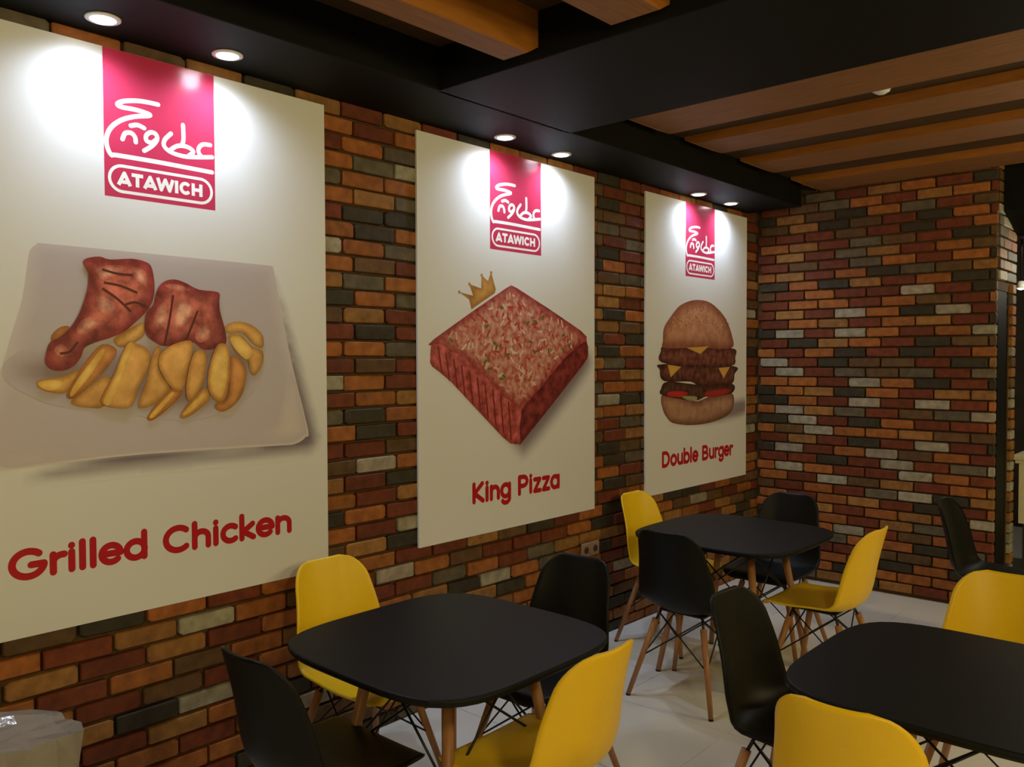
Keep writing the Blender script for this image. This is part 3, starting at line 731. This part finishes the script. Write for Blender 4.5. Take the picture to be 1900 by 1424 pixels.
for i in range(90):
    t = rg.uniform(.25, 2.9); k = rg.uniform(.45, .97)
    x = (bx0 + bx1) / 2 + (bx1 - bx0) / 2 * k * math.cos(t); y = bb + .06 + (bt - bb - .06) * k * math.sin(t)
    pr.stroke([(x, y), (x + .006, y + .004)], .007, 9.2 + i * .003, rg.choice([(.22, .08, .05), (.28, .11, .07), (.62, .40, .28)]), 'print_plain', 0)
pr.build('food_picture', y0, MP, po)

# ------------------------------------------------------------------ furniture
def smoothstep(a, b_, x):
    t = max(0, min(1, (x - a) / (b_ - a))); return t * t * (3 - 2 * t)
def shell_mesh():
    prof = [(.235, .415), (.228, .436), (.20, .449), (.12, .447), (.02, .436), (-.08, .430), (-.145, .440), (-.19, .475), (-.213, .53), (-.228, .60), (-.245, .68), (-.264, .76), (-.285, .842)]
    C_ = catmull([(0, a, b_) for a, b_ in prof], 8, False)
    Ls = [0]
    for a, b_ in zip(C_, C_[1:]): Ls.append(Ls[-1] + (b_ - a).length)
    T = Ls[-1]
    NV, NU = 34, 18
    ts = [0.5 - 0.5 * math.cos(math.pi * (j / NV)) for j in range(NV + 1)]
    ts = [.55 * t + .45 * (j / NV) for j, t in enumerate(ts)]
    rows = []
    for t in ts:
        s_ = t * T
        k = max(i for i in range(len(Ls)) if Ls[i] <= s_ + 1e-9); k = min(k, len(Ls) - 2)
        f_ = (s_ - Ls[k]) / (Ls[k + 1] - Ls[k])
        p = C_[k].lerp(C_[k + 1], f_); tan = (C_[k + 1] - C_[k]).normalized()
        nrm = Vector((0, tan.z, -tan.y))
        if nrm.z < 0 and t < .4: nrm = -nrm
        nrm = Vector((0, -tan.z, tan.y)); nrm = -nrm if nrm.z < -.1 and t < .3 else nrm
        # nrm towards the sitter
        nrm = Vector((0, tan.z, -tan.y))
        wid = .212 + .010 * math.sin(math.pi * min(t / .55, 1)) - .044 * smoothstep(.55, 1.0, t)
        wfull = wid
        # rounded ends
        e0 = min(1, s_ / .075); e1 = min(1, (T - s_) / .11)
        wid *= (.62 + .38 * math.sqrt(max(0, 1 - (1 - e0) ** 2))) * (.44 + .56 * math.sqrt(max(0, 1 - (1 - e1) ** 2)))
        curl = .004 + .032 * smoothstep(.12, .40, t) + .030 * smoothstep(.40, .60, t) - .018 * smoothstep(.72, 1.0, t)
        row = []
        for i in range(NU + 1):
            u = -1 + 2 * i / NU; u = math.sin(u * math.pi / 2) * .35 + u * .65
            q = p + Vector((u * wid, 0, 0)) + nrm * (curl * abs(u * wid / wfull) ** 2.4)
            row.append(q)
        rows.append(row)
    # nrm sign: the sitter side of the back is +y, of the seat is +z
    verts = []; faces = []
    def off(j, i):
        a = rows[min(j + 1, NV)][i] - rows[max(j - 1, 0)][i]; b_ = rows[j][min(i + 1, NU)] - rows[j][max(i - 1, 0)]
        return a.cross(b_).normalized()
    n1 = (NV + 1) * (NU + 1)
    for side in (0, 1):
        for j in range(NV + 1):
            for i in range(NU + 1):
                verts.append(rows[j][i] + off(j, i) * (.0045 if side else -.0045))
    I = lambda s_, j, i: s_ * n1 + j * (NU + 1) + i
    for j in range(NV):
        for i in range(NU):
            faces.append((I(0, j, i), I(0, j, i + 1), I(0, j + 1, i + 1), I(0, j + 1, i)))
            faces.append((I(1, j, i), I(1, j + 1, i), I(1, j + 1, i + 1), I(1, j, i + 1)))
    for j in range(NV):
        faces.append((I(0, j, 0), I(0, j + 1, 0), I(1, j + 1, 0), I(1, j, 0)))
        faces.append((I(0, j, NU), I(1, j, NU), I(1, j + 1, NU), I(0, j + 1, NU)))
    for i in range(NU):
        faces.append((I(0, 0, i), I(1, 0, i), I(1, 0, i + 1), I(0, 0, i + 1)))
        faces.append((I(0, NV, i), I(0, NV, i + 1), I(1, NV, i + 1), I(1, NV, i)))
    return verts, faces
def make_chair(mat):
    o = empty('shell_chair')
    v, f = shell_mesh()
    bm = bmesh.new()
    bv = [bm.verts.new(x) for x in v]
    for q in f: bm.faces.new([bv[i] for i in q])
    bm_obj('seat_shell', bm, mat, o, True)
    feet = {}; tops = {}
    for sx in (-1, 1):
        for sy in (-1, 1):
            ft = Vector((sx * .225, sy * .215 - .01, .0)); tp = Vector((sx * .130, sy * .120 - .005, .375))
            feet[sx, sy] = ft; tops[sx, sy] = tp
            lg = rod('leg', ft + Vector((0, 0, .006)), tp, .0115, .0165, 'leg_wood', o, 12)
            rod('glide', ft, ft + Vector((0, 0, .007)), .012, .012, 'black_plastic', lg, 10)
            rod('leg_bracket', tp + (ft - tp) * .06, Vector((sx * .11, sy * .10, .425)), .0065, .0065, 'black_metal', o, 8)
    def on(k, t): return tops[k].lerp(feet[k], t)
    for a, b_ in (((-1, 1), (1, 1)), ((-1, -1), (1, -1)), ((-1, -1), (-1, 1)), ((1, -1), (1, 1))):
        for p, q in ((a, b_), (b_, a)):
            rod('wire_brace', Vector((tops[p].x * .9, tops[p].y * .9, .405)), on(q, .48), .0037, .0037, 'black_metal', o, 6)
    bm = bmesh.new(); box_bm(bm, (-.12, -.11, .415), (.12, .11, .424), .002)
    bm_obj('seat_plate', bm, 'black_metal', o)
    return o
def make_table():
    o = empty('cafe_table')
    n, N, A = 4.2, 72, .437
    def ring(k, z):
        out = []
        for i in range(N):
            t = 2 * math.pi * i / N; c, s_ = math.cos(t), math.sin(t)
            r = (abs(c) ** n + abs(s_) ** n) ** (-1 / n)
            out.append((c * r * A * k, s_ * r * A * k, z))
        return out
    bm = bmesh.new(); rg_ = [[bm.verts.new(p) for p in ring(k, z)] for k, z in ((.93, .706), (.985, .712), (.998, .720), (1, .728), (.996, .733), (.985, .7355))]
    for a, b_ in zip(rg_, rg_[1:]):
        for i in range(N): bm.faces.new((a[i], a[(i + 1) % N], b_[(i + 1) % N], b_[i]))
    bm.faces.new(rg_[-1]); bm.faces.new(rg_[0])
    bm_obj('tabletop', bm, 'table_black', o, False)
    feet = {}; tops = {}
    for sx in (-1, 1):
        for sy in (-1, 1):
            ft = Vector((sx * .285, sy * .285, 0)); tp = Vector((sx * .185, sy * .185, .66))
            feet[sx, sy] = ft; tops[sx, sy] = tp
            lg = rod('leg', ft + Vector((0, 0, .007)), tp, .014, .020, 'leg_wood', o, 12)
            rod('glide', ft, ft + Vector((0, 0, .008)), .0145, .0145, 'black_plastic', lg, 10)
            rod('leg_bracket', tp + (ft - tp) * .04, Vector((sx * .165, sy * .165, .708)), .008, .008, 'black_metal', o, 8)
    for a, b_ in (((-1, 1), (1, 1)), ((-1, -1), (1, -1)), ((-1, -1), (-1, 1)), ((1, -1), (1, 1))):
        for p, q in ((a, b_), (b_, a)):
            rod('wire_brace', Vector((tops[p].x * .92, tops[p].y * .92, .69)), tops[q].lerp(feet[q], .42), .0042, .0042, 'black_metal', o, 6)
    box('top_plate', (-.2, -.2, .698), (.2, .2, .707), 'black_metal', o)
    return o
T0 = make_table()
TABLES = [(.925, 1.905, 0, 'black square cafe table nearest the chicken poster'), (.835, 4.07, 0, 'black square cafe table in the corner under the burger poster'), (2.30, 2.635, 0, 'black square cafe table at the right edge, partly cut off')]
for i, (x, y, a, l) in enumerate(TABLES):
    o = T0 if i == 0 else copy_tree(T0)
    o.location = (x, y, 0); o.rotation_euler = (0, 0, math.radians(a)); tag(o, l, 'table', 'cafe tables')
YC, KC = make_chair('yellow_plastic'), make_chair('black_plastic')
# heading: degrees turned from facing +y
CH = [
 ('Y', .35, 2.015, -90, 'yellow shell chair against the wall between the chicken and pizza posters'),
 ('K', .85, 2.46, 180, 'black shell chair below the pizza poster behind the near table'),
 ('K', .83, 1.475, 0, 'black shell chair at the bottom, left of the near table'),
 ('Y', 1.295, 1.915, 90, 'yellow shell chair in front of the near table, its back to the viewer'),
 ('Y', .34, 4.25, -90, 'yellow shell chair against the wall beside the corner table'),
 ('K', .835, 3.64, 0, 'black shell chair on the near side of the corner table'),
 ('K', .83, 4.56, 180, 'black shell chair behind the corner table, before the far end wall'),
 ('Y', 1.295, 4.115, 90, 'yellow shell chair right of the corner table seen in profile'),
 ('K', 1.80, 2.65, -90, 'black shell chair left of the table at the right edge'),
 ('Y', 2.215, 3.28, 180, 'yellow shell chair behind the table at the right edge'),
 ('Y', 2.185, 2.21, 0, 'yellow shell chair at the bottom right, its back to the viewer'),
 ('K', 1.82, 5.20, -90, 'black shell chair standing alone before the far end wall'),
]
seen = set()
for kd, x, y, a, l in CH:
    src = YC if kd == 'Y' else KC
    o = src if kd not in seen else copy_tree(src)
    seen.add(kd)
    o.location = (x, y, 0); o.rotation_euler = (0, 0, math.radians(a))
    tag(o, l, 'chair', 'yellow shell chairs' if kd == 'Y' else 'black shell chairs')

# ------------------------------------------------------------------ small things
o = empty('wall_socket', (-.001, 3.92, .543), math.pi / 2)
for k, dx in enumerate((-.043, .043)):
    p = box('socket_frame', (dx - .040, -.010, -.040), (dx + .040, .0, .040), 'socket_plate', o, .003)
    bm = bmesh.new(); lathe_bm(bm, [(.021, 0), (.020, .003), (.015, .0035)], 20)
    bmesh.ops.rotate(bm, verts=bm.verts, matrix=Matrix.Rotation(math.pi / 2, 3, 'X'))
    bmesh.ops.translate(bm, verts=bm.verts, vec=(dx, -.010, 0))
    bm_obj('socket_face', bm, 'socket_dark', p, True)
tag(o, 'double power socket on the brick wall under the pizza poster', 'socket')

# plastic wrapped carton in the lower left corner
o = empty('wrapped_carton', (.335, .735, 0))
bm = bmesh.new(); box_bm(bm, (-.100, -.180, 0), (.100, .180, .590), .004)
bm_obj('carton', bm, 'cardboard', o)
rgf = random.Random(11)
bm = bmesh.new()
box_bm(bm, (-.112, -.193, .004), (.112, .193, .604))
bmesh.ops.subdivide_edges(bm, edges=bm.edges[:], cuts=5, use_grid_fill=True)
for v in bm.verts:
    x, y, z = v.co
    n = Vector((x / .112, y / .193, (z - .3) / .3)); big = max(abs(n.x), abs(n.y), abs(n.z))
    d = Vector((n.x if abs(n.x) > .98 * big else 0, n.y if abs(n.y) > .98 * big else 0, n.z if abs(n.z) > .98 * big else 0))
    v.co += d * (rgf.uniform(-.002, .012)) + Vector([rgf.uniform(-.006, .006) for _ in range(3)])
    if z > .58: v.co.z += .055 * math.exp(-((x + .07) ** 2 + (y - .02) ** 2) / .006) + .02 * math.exp(-((x + .05) ** 2 + (y - .12) ** 2) / .002)
    if z < .1: v.co.x *= 1.06; v.co.y *= 1.05; v.co.z = max(v.co.z, .003)
bmesh.ops.triangulate(bm, faces=bm.faces[:])
bm_obj('plastic_film', bm, 'plastic_film', o)
tag(o, 'box wrapped in crumpled clear plastic in the lower left corner', 'package')

# the place beyond the brick return
bm = bmesh.new()
prof = [(6.19, 2.94), (6.19, 2.60), (6.60, 2.475), (7.6, 2.46), (7.6, 2.94)]
va = [bm.verts.new((1.635, y, z)) for y, z in prof]; vb = [bm.verts.new((2.15, y, z)) for y, z in prof]
bm.faces.new(va); bm.faces.new(vb[::-1])
for i in range(5): bm.faces.new((va[i], vb[i], vb[(i + 1) % 5], va[(i + 1) % 5]))
tag(bm_obj('bulkhead', bm, 'black_paint'), 'black boxed bulkhead hanging above the brick return at the right edge', 'bulkhead')
o = empty('service_counter', (1.55, 7.0, 0))
box('plinth', (.06, .02, 0), (1.9, .55, .44), 'dark_wall', o)
box('body', (.035, 0, .44), (1.9, .57, .885), 'cream_paint', o, .004)
bm = bmesh.new(); box_bm(bm, (-.005, -.04, .905), (1.95, .61, .94), .010); box_bm(bm, (.015, -.02, .880), (1.93, .59, .906), .004)
bm_obj('counter_top', bm, 'cream_paint', o)
tag(o, 'cream painted counter with a moulded top at the right edge', 'counter')
o = empty('far_spotlight', (1.47, 7.6, 2.20))
bm = bmesh.new(); lathe_bm(bm, [(.012, .05), (.030, .045), (.034, .0), (.030, -.008)], 16); bm_obj('housing', bm, 'white_metal', o, True)
bm = bmesh.new(); lathe_bm(bm, [(.029, -.007), (.018, -.016), (.006, -.019)], 16); bm_obj('lens', bm, 'lamp_far', o, True)
rod('stem', (0, 0, .05), (0, 0, .75), .006, .006, 'black_metal', o, 8)
ld = bpy.data.lights.new('lamp_glow', 'POINT'); ld.energy = 14; ld.color = (1, .95, .75); ld.shadow_soft_size = .04
lo = bpy.data.objects.new('lamp_glow', ld); lo.location = (.6, -.4, .1); link(lo, o)
tag(o, 'small bright spotlight hanging in the room beyond, at the right edge', 'spotlight')
